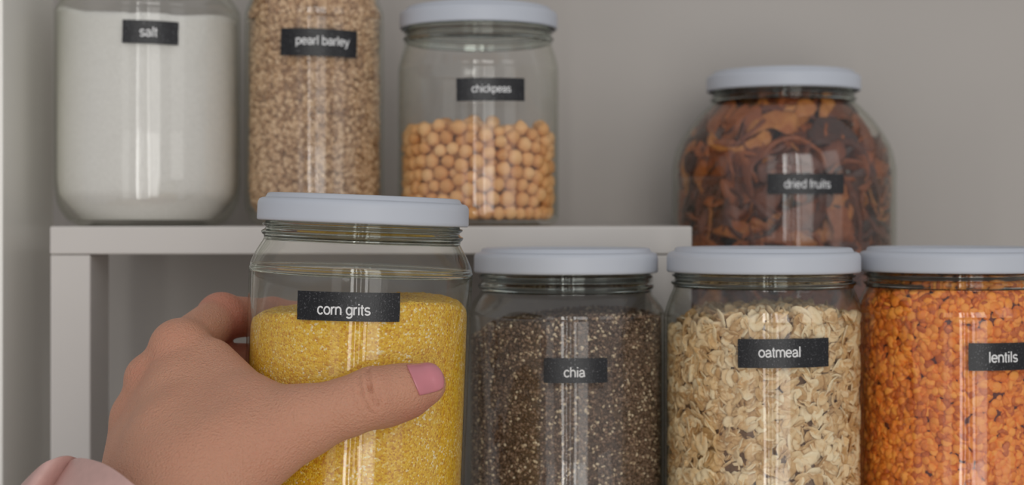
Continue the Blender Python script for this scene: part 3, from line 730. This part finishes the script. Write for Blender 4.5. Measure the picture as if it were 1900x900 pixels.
# thumb nail, laid on the skin
ta, tb = THUMB[-2][0], THUMB[-1][0]; axd = (tb-ta)/np.linalg.norm(tb-ta); NRM = np.array([0.02, -0.90, 0.42]); NRM -= axd*(NRM@axd); NRM /= np.linalg.norm(NRM); SID = np.cross(axd, NRM)
nc = tb-axd*0.5; nu, nv = 28, 20; ctr_line = []
V = []
for i in range(nu+1):
    u = i/nu
    half = 6.0*min(1.0, (1-max(0, (u-0.72)/0.28)**2.4)**0.5 if u < 1 else 0.0)*(0.86+0.14*min(1, u*2.2))
    for j in range(nv+1):
        v = j/nv*2-1; ang_ = v*half/7.6
        uu = u*14.6-6.2 + (-1.1*(1-v*v)*(1-u) if u < 0.5 else 0)
        dir_ = NRM*math.cos(ang_)+SID*math.sin(ang_); p0 = nc+axd*uu+dir_*14
        lim_u = uu
        p = p0.copy()
        base_p = nc+axd*min(uu, 3.5)
        dv = base_p+axd*max(0, uu-3.5)*0.2-p0; dv /= np.linalg.norm(dv)
        for _ in range(30):
            dd = float(hand_sdf(p[None], False)[0])-0.1
            p = p+dv*dd*0.85
            if abs(dd) < 0.01: break
        V.append(p-dv*(0.30+0.22*(1-v*v)+0.18*u))
V = np.array(V); Fn = []
for i in range(nu):
    for j in range(nv):
        a = i*(nv+1)+j; Fn.append((a, a+1, a+nv+2, a+nv+1))
n_ = len(V); low = V-NRM*0.7; top = V; Vn = np.vstack([top, low])
Fn2 = Fn+[tuple(x+n_ for x in f[::-1]) for f in Fn]
rim = [i*(nv+1) for i in range(nu+1)]+[nu*(nv+1)+j for j in range(1, nv+1)]+[i*(nv+1)+nv for i in range(nu-1, -1, -1)]+[j for j in range(nv-1, 0, -1)]
for a, b in zip(rim, rim[1:]+rim[:1]): Fn2.append((a, b, b+n_, a+n_))
nail = mesh_np('thumbnail', (Vn-H0)*MM, Fn2, M['nail'], person); nail['label'] = 'rose pink thumbnail'
bm = bmesh.new(); bm.from_mesh(nail.data); bmesh.ops.recalc_face_normals(bm, faces=bm.faces[:]); bm.to_mesh(nail.data); bm.free()

# cuff of the blouse: two layers of cloth around the wrist
def cloth(name, rim_pts, drop, parent, thick=0.9, nrow=20, flare=1.15, label=None):
    """rim_pts: points along the hem; drop: vector towards the elbow"""
    R_ = smooth_prof3(rim_pts, 8); c = R_.mean(0); V = []; n = len(R_)
    for k in range(nrow+1):
        s_ = k/nrow
        for i, p in enumerate(R_):
            q = p+drop*s_; cc = c+drop*s_; q = cc+(q-cc)*(1+(flare-1)*s_**0.8); q = q+np.array([0, 1, 0])*0.5*math.sin(i*0.9+s_*4)*s_; V.append(q)
    Fq = [(k*n+i, k*n+i+1, (k+1)*n+i+1, (k+1)*n+i) for k in range(nrow) for i in range(n-1)]
    o = mesh_np(name, (np.array(V)-H0)*MM, Fq, M['cloth'], parent)
    m = o.modifiers.new('thickness', 'SOLIDIFY'); m.thickness = thick*MM; m.offset = 0
    b = o.modifiers.new('hem', 'BEVEL'); b.width = 0.3*MM; b.segments = 2; b.limit_method = 'ANGLE'
    if label: o['label'] = label
    return o
def smooth_prof3(pts, n):
    P_ = [np.array(p, float) for p in pts]; P_ = [2*P_[0]-P_[1]]+P_+[2*P_[-1]-P_[-2]]; out = []
    for i in range(1, len(P_)-2):
        for k in range(n):
            t_ = k/n; a, b, c, d = P_[i-1], P_[i], P_[i+1], P_[i+2]; out.append(0.5*((2*b)+(-a+c)*t_+(2*a-5*b+4*c-d)*t_**2+(-a+3*b-3*c+d)*t_**3))
    out.append(P_[-2]); return np.array(out)
DROP = np.array([-64.0, -80.0, -130.0])
# outer layer in front of the wrist, its edge running down to the right
cloth('blouse_cuff', [A(120, 905, 622), A(118, 872, 606), A(143, 851, 590), A(186, 858, 572), A(222, 878, 560), A(256, 905, 553), A(330, 960, 550), A(420, 1010, 560), A(470, 1030, 590), A(440, 1030, 620)], DROP, person)
# the layer behind, turned outwards at the left
cloth('cuff_lapel', [A(150, 853, 604), A(128, 846, 596), A(104, 850, 590), A(80, 862, 588), A(52, 888, 590), A(32, 912, 600), A(28, 930, 620)], DROP*np.array([1.1, 1, 1]), person, label='turned back satin edge of the cuff')
